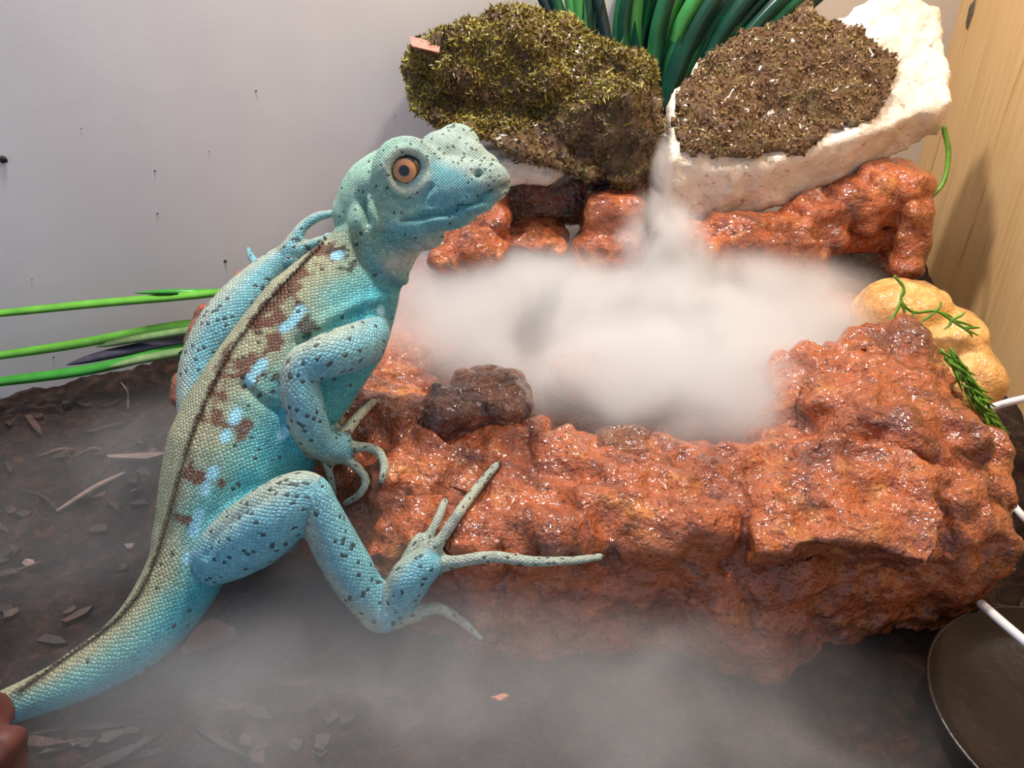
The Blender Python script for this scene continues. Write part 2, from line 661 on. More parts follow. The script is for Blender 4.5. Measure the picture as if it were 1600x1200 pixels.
def surface_pts(o, count, keep):
    me = o.data
    polys = [p for p in me.polygons]
    area = np.array([p.area for p in polys])
    idx = RNG.choice(len(polys), size=count, p=area / area.sum())
    out = []
    for i in idx:
        p = polys[i]
        vs_ = [me.vertices[k].co for k in p.vertices]
        w = RNG.dirichlet(np.ones(len(vs_)))
        c = sum((v * float(x) for v, x in zip(vs_, w)), Vector())
        if keep(c, p.normal):
            out.append((c, p.normal.copy()))
    return out


def project(p):
    d = p - CAM
    fw = Vector((0, math.cos(PITCH), -math.sin(PITCH)))
    up = Vector((0, math.sin(PITCH), math.cos(PITCH)))
    t = d.dot(fw)
    return 800 + FPX * d.x / t, 600 - FPX * d.dot(up) / t


def in_poly(x, y, P):
    c = False
    for i in range(len(P)):
        (x1, y1), (x2, y2) = P[i], P[i - 1]
        if (y1 > y) != (y2 > y) and x < (x2 - x1) * (y - y1) / (y2 - y1) + x1:
            c = not c
    return c


# left: a chunk grown all over with olive moss
sil = [(634, 175, 2.87), (632, 110, 2.97), (650, 62, 3.05), (720, 36, 3.13), (770, 14, 3.17), (830, 10, 3.17), (895, 24, 3.15), (925, 60, 3.09),
       (1015, 82, 3.07), (1040, 140, 2.99), (1046, 200, 2.91), (1030, 262, 2.83), (985, 290, 2.81), (900, 276, 2.79), (850, 258, 2.77),
       (800, 236, 2.75), (745, 214, 2.77), (690, 190, 2.81)]
fr = [aty(*q) for q in sil]
S = Soup().add(prism(fr, [p + Vector((0, 0.16, -0.02)) for p in fr]))
S.add(ball(aty(780, 120, 2.98), (0.30, 0.12, 0.17), sub=3, lump=0.3))
S.add(ball(aty(960, 200, 2.88), (0.2, 0.08, 0.15), sub=3, lump=0.3))
me = S.remesh('stone', 0.016, 3)
displace(me, [(0.030, 5, 4, False), (0.024, 14, 3, False)], 0.7)
moss_l = empty('mossy_stone', aty(840, 260, 3.1))
tag(moss_l, 'chunky stone overgrown with olive green moss beside the waterfall', 'stone', 'mossy stones above the pool')
st = link_mesh('stone', me, wet_moss_soil)
adopt(moss_l, st)


def tint_l(p):
    x, y = project(p)
    wet = max(0, min(1, (y - 150 + (x - 850) * 0.25) / 90))
    return 0.60 - 0.42 * wet + 0.55 * fract(p, 11, 3)


pts = surface_pts(st, 30000, lambda c, n: n.y < 0.45 and (lambda q: RNG.random() < (1.0 if q[1] + (q[0] - 850) * 0.3 < 190 else 0.35))(project(c)))
blades('moss', green_moss, pts, 0.013, 0.005, 1.3, moss_l, tint_l, 0.004)
# a curled scrap of brown leaf stuck on its top
leafV = [aty(640, 56, 2.90), aty(688, 68, 2.90), aty(686, 82, 2.86), aty(644, 72, 2.86)]
sc = mesh_obj('bark_chip', *prism(leafV, [p + Vector((0, 0.03, -0.012)) for p in leafV]),
              simple('pink_bark', (168, 112, 96), 0.6, 0.25, 40, 0.5), smooth=False)
tag(sc, 'pinkish brown bark scrap caught on the olive mossy stone', 'bark chip')

# the pale pebble under it
single_rock('pale_stone', limestone, 'pale stone chip under the mossy stone beside the lizard snout', 'stone', None,
            [(822, 264, 2.88, 62, 22, 0.07, 0.3, 0.3), (775, 240, 2.90, 40, 14, 0.07, 0.3, 0.3)], off=1)
S = Soup()

# right: a tilted white limestone slab with wet moss and soil on its top
topo = [(1046, 250, 2.92), (1120, 268, 2.93), (1230, 248, 2.96), (1330, 214, 3.0), (1400, 192, 3.04), (1484, 160, 3.10),
        (1478, 90, 3.26), (1466, 12, 3.42), (1420, -8, 3.50), (1370, -4, 3.50), (1300, 28, 3.46), (1190, 46, 3.42), (1110, 80, 3.36), (1050, 150, 3.22)]
thick = [.285, .25, .20, .18, .17, .13, .16, .2, .2, .2, .2, .2, .2, .26]
tp = [aty(*q) for q in topo]
bt = [p + Vector((0.0, 0.05, -k)) for p, k in zip(tp, thick)]
S = Soup().add(prism(tp, bt))
me = S.remesh('stone', 0.015, 1)
displace(me, [(0.022, 4, 4, True), (0.008, 14, 4, False)], 4.2)
moss_r = empty('mossy_stone', aty(1250, 300, 3.1))
tag(moss_r, 'tilted white limestone slab topped with wet brown moss near wooden wall', 'stone', 'mossy stones above the pool')
slab = link_mesh('slab', me, limestone)
adopt(moss_r, slab)
slab_bvh = bvh_of(slab)
patch = [(1052, 150), (1075, 115), (1120, 70), (1200, 36), (1300, 30), (1370, 70), (1405, 100), (1392, 150), (1370, 190), (1290, 215), (1255, 255),
         (1215, 245), (1170, 262), (1110, 256), (1060, 245), (1046, 200)]
# the soil mat: lumpy pad that follows the slab
PV, PI, PF = [], {}, []
gx = list(range(1040, 1421, 7))
gy = list(range(24, 275, 7))
pc = Vector((1225, 150, 0))
for j, y in enumerate(gy):
    for i, x in enumerate(gx):
        if in_poly(x, y, patch):
            loc, n = hit(slab_bvh, x, y)
            if loc is not None:
                PI[(i, j)] = len(PV)
                e = min(1.0, min(math.hypot(x - a, y - b) for a, b in patch) / 45)
                PV.append(loc + Vector((0, -0.35, 0.9)) * (0.012 + 0.05 * e * (0.8 + 1.2 * fract(loc, 7, 3)) + 0.018 * fract(loc, 26, 3, 2.0)))
for (i, j), k in PI.items():
    q = [(i, j), (i, j + 1), (i + 1, j + 1), (i + 1, j)]
    if all(a in PI for a in q):
        PF.append([PI[a] for a in q])
pad = mesh_obj('soil_mat', PV, PF, wet_moss_soil)
sol = pad.modifiers.new('solid', 'SOLIDIFY')
sol.thickness = 0.06
sol.offset = -1
adopt(moss_r, pad)
pad['label'] = 'wet brown soil mat'
pts = surface_pts(pad, 5500, lambda c, n: True)
pts = [(p, n if n.z > 0 else -n) for p, n in pts]
blades('moss', brown_moss, pts, 0.011, 0.004, 1.3, moss_r, lambda p: 0.42 + 0.5 * fract(p, 8, 3), 0.004)

# ------------------------------------------------------------------ water
M = Mat('water')
v = M.coord()
water_mat = M.surf((0.75, 0.85, 0.9), 0.03, M.bump(M.noise(v, 14, 3), 0.25, 0.02), Transmission_Weight=1.0, IOR=1.33)
n = 40
V = [Vector((0.47, 2.3, 0.262))] + [Vector((0.47 + 0.86 * math.cos(a), 2.3 + 0.66 * math.sin(a), 0.262)) for a in [2 * math.pi * i / n for i in range(n)]]
water = mesh_obj('pool_water', V, [[0, 1 + i, 1 + (i + 1) % n] for i in range(n)], water_mat)
tag(water, 'shallow clear water lying in the orange rock basin under fog', 'water')
# thin stream falling between the two mossy stones
P = [aty(1036, 214, 3.02), aty(1030, 250, 2.98), aty(1026, 290, 2.95), aty(1034, 330, 2.93), aty(1040, 380, 2.9), aty(1036, 420, 2.88)]
w = tube(P, [0.03, 0.035, 0.045, 0.04, 0.03, 0.03], [0.012] * 6, 12, 8)
stream = mesh_obj('water_stream', w[0], w[1], water_mat)
tag(stream, 'clear stream of water falling between the two mossy stones', 'water')

# ------------------------------------------------------------------ plants


def leaf_blade(path, width, mat, name='leaf', fold=0.25, up=Vector((0, 0, 1))):
    """a long narrow leaf with a shallow keel and real thickness"""
    C = catmull(path, 8)
    V, F = [], []
    for i, c in enumerate(C):
        T = (C[min(i + 1, len(C) - 1)] - C[max(0, i - 1)]).normalized()
        s = T.cross(up)
        s = s.normalized() if s.length > 1e-4 else Vector((1, 0, 0))
        nn = s.cross(T).normalized()
        k = i / (len(C) - 1)
        w_ = width * min(1.0, 0.35 + 3 * k) * (1 - k ** 6 * 0.9)
        V += [c - s * w_ + nn * w_ * fold, c - nn * 0.004, c + s * w_ + nn * w_ * fold, c + nn * 0.003]
    for i in range(len(C) - 1):
        for j in range(4):
            F.append([i * 4 + j, i * 4 + (j + 1) % 4, i * 4 + 4 + (j + 1) % 4, i * 4 + 4 + j])
    F += [[3, 2, 1, 0], [len(V) - 4 + j for j in range(4)]]
    return mesh_obj(name, V, F, mat)


green_leaf = [simple('leaf_green_a', (24, 92, 58), 0.3, 0.3, 9, 0.1), simple('leaf_green_b', (14, 62, 48), 0.3, 0.3, 9, 0.1),
              simple('leaf_green_c', (64, 140, 72), 0.3, 0.25, 9, 0.1), simple('leaf_blue_green', (16, 44, 50), 0.3, 0.25, 9, 0.1)]
lime_leaf = [simple('leaf_lime_a', (104, 176, 60), 0.3, 0.2, 14, 0.1), simple('leaf_lime_b', (62, 148, 52), 0.3, 0.2, 14, 0.1),
             simple('leaf_lime_c', (120, 150, 96), 0.35, 0.25, 30, 0.1), simple('leaf_dull', (74, 70, 84), 0.35, 0.25, 20, 0.1)]

root = aty(1060, 180, 3.5)
plant = empty('artificial_plant', root)
tag(plant, 'dark green plastic plant with long strap leaves behind mossy stones', 'plant')
random.seed(3)
tips = [(985 + 11 * i, -60 - 10 * (i % 3)) for i in range(36)]
for i, (tx, ty) in enumerate(tips):
    bx, by = 985 + i * 3.4 + random.uniform(-8, 8), 170 + random.uniform(-10, 20)
    Y0, Y1 = 3.57 + random.uniform(-.03, .03), 3.60 + random.uniform(-.04, .06)
    mx, my = bx * 0.5 + tx * 0.5 - 14, (by + ty) / 2 - 8
    lf = leaf_blade([aty(bx, by, Y0), aty(mx, my, (Y0 + Y1) / 2), aty(tx, ty, Y1)], 0.026 + 0.014 * random.random(),
                    green_leaf[[0, 1, 2, 1, 0, 1, 2][i % 7]], up=Vector((0, -1, 0.3)))
    adopt(plant, lf)
root2 = aty(900, 120, 3.42)
plant2 = empty('artificial_plant', root2)
tag(plant2, 'dark green strap leaf tuft peeking over the olive mossy stone', 'plant')
for i, (bx, by, tx, ty, m_) in enumerate([(905, 110, 828, -40, 3), (905, 110, 852, -50, 0), (912, 110, 880, -50, 2), (915, 110, 900, -50, 2), (915, 112, 922, -50, 1),
                                          (912, 115, 946, -50, 1), (955, 100, 925, -50, 3), (900, 120, 840, -30, 1)]):
    lf = leaf_blade([aty(bx, by, 3.38), aty((bx + tx) / 2, (by + ty) / 2, 3.40), aty(tx, ty, 3.42)], 0.024, green_leaf[m_], up=Vector((0, -1, 0.3)))
    adopt(plant2, lf)
# strap leaves lying along the foot of the back wall on the left
r3 = atz(420, 560, 0.1)
plant3 = empty('artificial_plant', r3)
tag(plant3, 'long light green strap leaves lying along foot of pale wall', 'plant')
for pts_, w_, m_ in [
        ([(440, 446, 2.62), (300, 462, 2.62), (160, 474, 2.56), (0, 490, 2.48), (-60, 496, 2.45)], 0.016, 0),
        ([(440, 452, 2.66), (340, 456, 2.66), (270, 456, 2.62), (210, 458, 2.60)], 0.011, 1),
        ([(400, 492, 2.60), (260, 512, 2.60), (120, 538, 2.54), (0, 556, 2.48), (-60, 566, 2.45)], 0.018, 0),
        ([(400, 498, 2.58), (300, 516, 2.58), (200, 532, 2.56), (150, 542, 2.54)], 0.016, 2),
        ([(420, 512, 2.60), (300, 530, 2.60), (180, 552, 2.54), (105, 570, 2.50)], 0.022, 3),
        ([(400, 520, 2.56), (270, 548, 2.56), (140, 578, 2.48), (0, 597, 2.40), (-60, 606, 2.38)], 0.020, 1),
        ([(400, 534, 2.56), (300, 548, 2.56), (220, 562, 2.52), (170, 574, 2.48)], 0.018, 2)]:
    lf = leaf_blade([aty(*q) for q in pts_], w_, lime_leaf[m_], up=Vector((0, -0.8, 0.6)))
    adopt(plant3, lf)
# fine green sprigs on the right
sprig_mat = simple('sprig_green', (92, 138, 36), 0.35, 0.3, 30, 0.1)


def sprig(name, label, stems, rad=0.0045):
    r = empty(name, stems[0][0])
    tag(r, label, 'sprig', 'green sprigs on the right rim')
    for s in stems:
        w_ = tube(s, [rad] * (len(s) - 1) + [rad * 0.5], None, 6, 4)
        adopt(r, mesh_obj('stem', w_[0], w_[1], sprig_mat))
    return r


random.seed(11)
am = [(1398, 432), (1412, 450), (1408, 470), (1428, 488), (1462, 486), (1486, 500), (1505, 512), (1528, 524)]
st0 = [[at(x, y, 2.40) for x, y in am]]
for k, (dx, dy) in [(1, (-14, -16)), (1, (-6, 18)), (2, (-18, 30)), (2, (4, 34)), (2, (-26, 44)), (4, (8, -14)), (4, (-26, 18)), (5, (22, -12)), (5, (-10, 14)), (6, (14, 14)), (6, (26, 0)),
                    (5, (34, 10)), (4, (26, 10)), (3, (-16, 20))]:
    x, y = am[k]
    st0.append([at(x, y, 2.40), at(x + dx * 0.5 + 3, y + dy * 0.5, 2.40), at(x + dx, y + dy, 2.40)])
sprig('green_sprig', 'branching green sprig draped over smooth amber rock', st0)
st1 = []
for i in range(90):
    k = random.random()
    x, y = 1472 + 74 * k ** 0.8 + random.uniform(-8, 8), 545 + 110 * k + random.uniform(-8, 8)
    L = random.uniform(18, 44)
    loc_, n_ = hit(basin_bvh, x, y)
    t = ((loc_ - CAM).y / ray(x, y).y - 0.012) if loc_ is not None else 2.16
    t += random.uniform(-0.015, 0.0)
    a = random.uniform(0.3, 1.2)
    st1.append([at(x, y, t), at(x + L * 0.4 * math.cos(a), y + L * 0.45 * math.sin(a) + 2, t - 0.01), at(x + L * math.cos(a) * 0.75, y + L * math.sin(a), t)])
sprig('green_sprig', 'feathery dark green tuft hanging off right edge of the basin', st1, 0.0038)
gb = tube([at(1475, 200, 3.0), at(1482, 240, 3.0), at(1474, 285, 3.0), at(1448, 316, 3.0)], [0.010, 0.010, 0.009, 0.006], None, 8, 6)
o = mesh_obj('grass_blade', gb[0], gb[1], sprig_mat)
tag(o, 'thin curved green grass blade hanging beside the white slab', 'grass blade')

# ------------------------------------------------------------------ white cables and the dark dish on the right
for lab, P in [('white cable running to wooden wall behind feathery green tuft', [at(1532, 642, 2.30), at(1558, 634, 2.28), at(1600, 623, 2.26), at(1765, 588, 2.26)]),
               ('white cable leaving the basin side beside small orange rock', [atz(1546, 745, .02), atz(1568, 770, .02), atz(1602, 812, .02), atz(1680, 900, .02)]),
               ('white cable end lying over dark soil beyond basin foot', [atz(1534, 944, .10), atz(1568, 974, .125), atz(1602, 1003, .13), atz(1680, 1070, .13)])]:
    w_ = tube(P, [0.011] * 4, None, 10, 8)
    o = mesh_obj('cable', w_[0], w_[1], white_plastic)
    tag(o, lab, 'cable', 'white cables by the right wall')
# dish: lathe
prof = [(q * 0.8, z) for q, z in [(0.0, 0.012), (0.30, 0.012), (0.36, 0.03), (0.395, 0.07), (0.40, 0.074), (0.406, 0.07), (0.39, 0.02), (0.36, -0.015), (0.0, -0.015)]]
nseg = 72
dc = atz(1690, 1165, 0.0)
V, F = [], []
for r_, z_ in prof:
    for j in range(nseg):
        a = 2 * math.pi * j / nseg
        V.append(dc + Vector((r_ * math.cos(a), r_ * math.sin(a), z_ + 0.01)))
for i in range(len(prof) - 1):
    for j in range(nseg):
        F.append([i * nseg + j, i * nseg + (j + 1) % nseg, (i + 1) * nseg + (j + 1) % nseg, (i + 1) * nseg + j])
dish = mesh_obj('shallow_dish', V, F, dark_glaze)
tag(dish, 'dark brown glossy round dish edge below the white cable end', 'dish')
# reddish clay piece in the near corner by the tail
single_rock('clay_piece', simple('clay', (86, 42, 34), 0.6, 0.25, 8, 0.4), 'reddish brown clay lump below the tail of the lizard', 'clay lump', None,
            [(-10, 1190, 1.5, 52, 60, 0.06, 0.2, 0.2), (-30, 1130, 1.55, 40, 50, 0.06, 0.2, 0.2)], off=2)

# ------------------------------------------------------------------ litter on the soil
bark = [simple('bark_a', (70, 46, 36), 0.6, 0.45, 40, 0.8), simple('bark_b', (44, 30, 26), 0.6, 0.45, 40, 0.8), simple('bark_c', (126, 102, 92), 0.55, 0.3, 30, 0.6)]


def ground(px, py):
    loc, n_ = hit(floor_bvh, px, py)
    return loc


def chip(px, py, L, W, ang, mat, label, cat, name, group, pts_n=5):
    c = ground(px, py)
    if c is None:
        return
    rr = random.Random(px * 31 + py)
    d, e = Vector((math.cos(ang), math.sin(ang), rr.uniform(-.12, .12))), Vector((-math.sin(ang), math.cos(ang), rr.uniform(-.2, .2)))
    up = d.cross(e).normalized()
    ring = []
    for i in range(pts_n):
        a = 2 * math.pi * i / pts_n + rr.uniform(-.45, .45)
        k = rr.uniform(0.55, 1.2)
        ring.append(c + d * (L * k * math.cos(a)) + e * (W * k * math.sin(a)) + Vector((0, 0, 0.012)) + up * rr.uniform(-.004, .004))
    o = mesh_obj(name, *prism(ring, [p - up * 0.014 for p in ring]), mat, smooth=False)
    tag(o, label, cat, group)


def twig(px, py, qx, qy, r, mat, label, group):
    a, b = ground(px, py), ground(qx, qy)
    m_ = (a + b) / 2
    pts_ = [a + Vector((0, 0, r)), m_ + Vector((0.01, 0.01, r * 2)), b + Vector((0, 0, r))]
    w_ = tube(pts_, [r * 0.6, r, r * 0.7], None, 7, 6)
    o = mesh_obj('twig', w_[0], w_[1], mat)
    tag(o, label, 'twig', group)


TW, CH = 'twigs on the dark soil', 'bark chips scattered on the dark soil'
twig(92, 802, 194, 744, 0.010, bark[2], 'long pale twig lying on dark soil left of lizard', TW)
twig(62, 716, 116, 706, 0.008, bark[0], 'short reddish twig on soil left of lizard belly', TW)
twig(118, 718, 158, 706, 0.010, bark[0], 'short brown twig beside wide pale bark strip', TW)
twig(308, 1031, 384, 1040, 0.006, bark[0], 'thin straight twig under the pale leaf scrap', TW)
twig(30, 768, 92, 800, 0.006, bark[1], 'dark thin twig near long pale twig', TW)
twig(190, 600, 200, 640, 0.005, bark[2], 'thin upright twig near the green strap leaves', TW)
chip(218, 716, 0.11, 0.026, 0.05, bark[2], 'wide pale bark strip beside the lizard belly', 'bark chip', 'bark_chip', CH)
chip(324, 1000, 0.058, 0.050, 0.4, simple('leaf_scrap', (146, 106, 94), 0.6, 0.2, 30, 0.4), 'pale pinkish dry leaf scrap right of lizard tail', 'leaf', 'leaf_scrap', None, 8)
chip(48, 885, 0.035, 0.014, -0.4, bark[2], 'small whitish bark flake left of the tail base', 'bark chip', 'bark_chip', CH)
chip(205, 858, 0.022, 0.012, -0.7, bark[2], 'tiny pale bark flake near lizard tail base', 'bark chip', 'bark_chip', CH)
chip(222, 1055, 0.020, 0.014, 1.2, bark[2], 'tiny pale bark flake under the lizard tail', 'bark chip', 'bark_chip', CH)
chip(780, 1094, 0.020, 0.010, 0.1, simple('orange_flake', (214, 130, 100), 0.5, 0.2, 30, 0.3), 'tiny orange flake in the mist before the basin', 'flake', 'orange_flake', None)
random.seed(21)
spots = []
while len(spots) < 70:
    x, y = random.uniform(0, 560), random.uniform(610, 1190)
    if in_poly(x, y, [(300, 560), (560, 600), (640, 1000), (420, 1000), (260, 1040), (0, 1140), (0, 1060), (180, 960), (250, 760)]):
        continue
    spots.append((x, y))
near_by = lambda x, y: ('near the green strap leaves' if y < 690 else 'beside the long pale twig' if y < 830 and x < 240 else 'left of the lizard tail' if y < 1010 and x < 300
                        else 'below the lizard tail' if x < 330 else 'in mist before the hind foot')
for x, y in spots:
    k, mi = random.random(), random.choice([0, 1, 1, 1, 0])
    long_ = k > 0.55
    chip(x, y, 0.05 + 0.05 * random.random() if long_ else 0.016 + 0.02 * random.random(), 0.008 + 0.008 * random.random() if long_ else 0.012 + 0.010 * random.random(),
         random.uniform(-0.9, 0.9), bark[mi],
         ('long narrow ' if long_ else 'small angular ') + ('brown' if mi == 0 else 'dark') + ' bark chip on soil ' + near_by(x, y), 'bark chip', 'bark_chip', CH)
for i in range(22):
    x, y = random.uniform(1500, 1600), random.uniform(950, 1040)
    chip(x, y, 0.02 + 0.03 * random.random(), 0.014, random.uniform(-1.2, 1.2), bark[1],
         'dark bark chip on soil between basin and dark dish', 'bark chip', 'bark_chip', 'bark chips near the dark dish')

# ------------------------------------------------------------------ the lizard
lizard = empty('lizard', atz(330, 930, 0.0))
tag(lizard, 'turquoise lizard with brown bands climbing the orange rock basin', 'lizard')
SK = Soup()
CH_SAMPLES = []     # kind, centre, tangent, side, W, ra, rb, s


def chain(kind, pts, rb_scale=1.0, res=6, n=18):
    """pts: (px, py, t, half width in px[, depth radius factor])"""
    P = [at(p[0], p[1], p[2]) for p in pts]
    ra = [p[3] * p[2] / FPX for p in pts]
    rb = [r * (p[4] if len(p) > 4 else rb_scale) for r, p in zip(ra, pts)]
    V, F, fr = tube(P, ra, rb, n, res)
    SK.add((V, F))
    s, prev = 0.0, None
    for c, T, sd, W, a, b in fr:
        if prev is not None:
            s += (c - prev).length
        prev = c
        CH_SAMPLES.append((kind, c, T, sd, W, a, b, s))


def on_rock(px, py, r_px, default, bvh=None):
    """depth that lays a limb of this radius on the basin"""
    loc, n_ = hit(bvh or basin_bvh, px, py)
    if loc is None:
        return default
    fw = Vector((0, math.cos(PITCH), -math.sin(PITCH)))
    t = (loc - CAM).dot(fw)
    t2 = t - r_px * t / FPX * 1.15
    return t2 if abs(t2 - default) < 0.35 else default


# trunk and tail
chain('body', [(628, 330, 1.96, 60, .8), (598, 372, 1.97, 62, .80), (568, 416, 1.97, 70, .78), (540, 458, 1.96, 88, .72), (512, 500, 1.95, 103, .70), (472, 555, 1.94, 106, .72),
               (432, 612, 1.92, 108, .76), (398, 668, 1.91, 111, .80), (367, 724, 1.89, 108, .84), (338, 782, 1.87, 90, .9), (312, 838, 1.85, 70, .95),
               (294, 885, 1.83, 60, 1.0), (266, 936, 1.81, 57, .95), (228, 984, 1.78, 52, .9), (170, 1030, 1.75, 44, .9), (100, 1068, 1.72, 36, .9),
               (12, 1104, 1.70, 28, 1.0), (-120, 1150, 1.66, 20), (-260, 1180, 1.62, 12), (-380, 1190, 1.60, 6)], n=28)
# head
chain('head', [(575, 345, 1.97, 60, .80), (598, 318, 1.95, 72, .80), (632, 300, 1.93, 74, .82), (668, 300, 1.91, 66, .82), (704, 300, 1.89, 55, .82),
               (740, 292, 1.875, 44, .85), (768, 284, 1.865, 32, .95)], n=26)
for px, py, t, rx, ry, rd in [(714, 232, 1.965, 38, 38, .07), (696, 236, 1.93, 44, 32, .07), (726, 246, 1.93, 36, 30, .07), (748, 262, 1.93, 34, 26, .06), (628, 262, 1.875, 36, 36, .05),
                              (640, 250, 1.90, 44, 24, .06), (596, 290, 1.90, 46, 40, .06), (640, 348, 1.90, 56, 34, .06), (690, 335, 1.88, 52, 26, .05),
                              (735, 315, 1.87, 40, 20, .05), (655, 370, 1.93, 40, 22, .05), (580, 350, 1.90, 36, 40, .05), (771, 275, 1.87, 20, 20, .035)]:
    k = t / FPX
    c = at(px, py, t)
    SK.add(ball(c, (rx * k, rd, ry * k), sub=3))
EYE_T = 1.838
eye_c = at(635, 268, EYE_T + 0.012)
look = (CAM - eye_c).normalized()
lookx = (look + Vector((0.10, 0, 0.0))).normalized()


def torus(c, axis, R, r, n=40, m=10, sq=1.0):
    q = axis.to_track_quat('Z', 'Y').to_matrix()
    V, F = [], []
    for i in range(n):
        a = 2 * math.pi * i / n
        for j in range(m):
            b = 2 * math.pi * j / m
            p = Vector(((R + r * math.cos(b)) * math.cos(a), (R + r * math.cos(b)) * math.sin(a) * sq, r * math.sin(b)))
            V.append(c + q @ p)
    for i in range(n):
        for j in range(m):
            F.append([i * m + j, ((i + 1) % n) * m + j, ((i + 1) % n) * m + (j + 1) % m, i * m + (j + 1) % m])
    return V, F


SK.add(torus(at(636, 268, EYE_T - 0.010), lookx, 0.0515, 0.014))
SK.add(torus(at(636, 270, EYE_T + 0.008), lookx, 0.072, 0.015))
w_ = tube([at(598, 256, 1.90), at(612, 238, 1.865), at(634, 228, 1.85), at(660, 234, 1.85), at(684, 252, 1.855), at(712, 268, 1.86)], [.012, .02, .022, .022, .018, .012], None, 12, 6)
SK.add((w_[0], w_[1]))
# near fore leg
chain('limb', [(574, 520, 1.92, 36), (548, 542, 1.85, 39), (512, 555, 1.80, 37), (478, 568, 1.785, 31), (466, 592, 1.785, 30), (472, 630, 1.80, 34), (484, 668, 1.83, 31), (500, 692, 1.87, 25), (528, 700, 1.91, 26)])
hd = lambda pts, d: [(x, y, on_rock(x, y, r, d) if i > 0 else d - 0.03, r) for i, (x, y, r) in enumerate(pts)]


def digit(kind, pts, t0, t1, snap=True):
    """a toe or finger; where it lies over the basin, no point of it goes into the rock"""
    xy = [(x, y, r * (0.84 if i else 1.0)) for i, (x, y, r) in enumerate(pts)]
    C = catmull([Vector(q) for q in xy], 4)
    lim = [on_rock(q.x, q.y, q.z, t0) if snap else t1 for q in C]
    out = []
    for i, q in enumerate(C):
        k = i / (len(C) - 1)
        want = t0 + ((lim[-1] if snap else t1) - t0) * k ** 1.2
        near_lim = min(lim[max(0, i - 1):i + 2]) if snap and i > 2 else want
        out.append([q.x, q.y, min(want, near_lim), q.z])
    for _ in range(2):
        sm = [o[2] for o in out]
        for i in range(1, len(out) - 1):
            out[i][2] = min(out[i][2], (sm[i - 1] + sm[i] + sm[i + 1]) / 3)
    chain(kind, [tuple(q) for q in out], res=2, n=12)
    return out


FT = []
FT.append(digit('digit', [(526, 694, 13), (552, 660, 11), (570, 640, 9), (584, 628, 8)], 1.91, 1.99))
FT.append(digit('digit', [(532, 702, 14), (565, 698, 10), (590, 705, 10), (601, 728, 9), (596, 752, 8)], 1.91, 1.97))
FT.append(digit('digit', [(526, 706, 14), (556, 728, 10), (572, 750, 9), (562, 772, 8), (540, 786, 7)], 1.91, 1.97))
FT.append(digit('digit', [(508, 704, 13), (514, 735, 9), (520, 758, 7), (524, 778, 5)], 1.89, 1.97))
digit('digit', [(520, 690, 12), (528, 668, 9), (536, 655, 7)], 1.92, 1.98)
# far fore leg and hand on the rock behind
chain('pale', [(318, 690, 1.99, 34), (310, 620, 2.02, 33), (318, 560, 2.04, 33), (346, 510, 2.06, 37), (376, 470, 2.09, 34), (406, 436, 2.12, 27), (436, 408, 2.14, 21), (460, 388, 2.15, 14)])
for p in ([(450, 392, 15), (472, 356, 11), (494, 340, 10), (516, 334, 8), (534, 332, 7)],
          [(460, 392, 13), (484, 382, 10), (510, 374, 10), (535, 368, 9)],
          [(415, 428, 16), (400, 412, 10), (391, 398, 7), (388, 388, 5)],
          [(450, 408, 13), (480, 402, 10), (510, 398, 9)]):
    digit('pale', p, 2.13, 2.17, False)
# near hind leg
chain('limb', [(318, 872, 1.83, 46), (352, 858, 1.80, 52), (392, 836, 1.77, 56), (430, 806, 1.745, 54), (460, 780, 1.735, 45), (482, 770, 1.735, 33), (496, 792, 1.74, 32),
               (518, 840, 1.765, 37), (546, 890, 1.79, 38), (572, 930, 1.81, 34), (596, 962, 1.82, 28)] + [(x, y, min(t_, on_rock(x, y, r, t_)), r) for x, y, t_, r in [(618, 942, 1.82, 29), (642, 904, 1.82, 34), (664, 884, 1.82, 27)]])
FT.append(digit('digit', [(668, 884, 20), (712, 878, 13), (770, 870, 12), (830, 877, 11), (890, 876, 9), (938, 870, 8)], 1.82, 1.86))
FT.append(digit('digit', [(662, 874, 18), (690, 842, 12), (718, 800, 11), (748, 760, 10), (776, 727, 8)], 1.82, 1.90))
FT.append(digit('digit', [(652, 880, 18), (668, 846, 11), (684, 812, 10), (695, 784, 8)], 1.82, 1.93))
FT.append(digit('digit', [(634, 890, 16), (640, 862, 10), (650, 846, 10), (656, 838, 9)], 1.82, 1.91))
FT.append(digit('digit', [(602, 968, 22), (644, 962, 15), (682, 950, 12), (718, 968, 10), (752, 998, 7)], 1.82, 1.81, False))
# far hind leg, mostly behind the trunk
chain('pale', [(322, 850, 1.90, 40), (345, 800, 2.00, 44), (380, 740, 2.06, 36), (400, 800, 2.1, 28), (420, 850, 2.06, 24), (450, 840, 2.06, 22)])

skin_me = SK.remesh('skin', 0.0068, 5)
V, N = get_v(skin_me), get_n(skin_me)

# nearest chain sample for every vertex
kinds = np.array([{'body': 0, 'head': 1, 'limb': 2, 'digit': 3, 'pale': 4}[c[0]] for c in CH_SAMPLES])
CC = np.array([c[1] for c in CH_SAMPLES]); CR = np.array([0.5 * (c[5] + c[6]) for c in CH_SAMPLES])
CT = np.array([c[2] for c in CH_SAMPLES]); CS = np.array([c[3] for c in CH_SAMPLES]); CW = np.array([c[4] for c in CH_SAMPLES]); SS = np.array([c[7] for c in CH_SAMPLES])
near = np.empty(len(V), dtype=int)
for a in range(0, len(V), 4000):
    d = np.linalg.norm(V[a:a + 4000, None, :] - CC[None], axis=2) - CR[None]
    near[a:a + 4000] = d.argmin(1)
kd = kinds[near]
rel = V - CC[near]
W_ = CW[near].copy()
flip = W_[:, 0] > 0
W_[flip] *= -1
dors = (rel * W_).sum(1) / np.maximum(CR[near], 1e-5)
lat = (rel * CS[near]).sum(1) / np.maximum(CR[near], 1e-5)
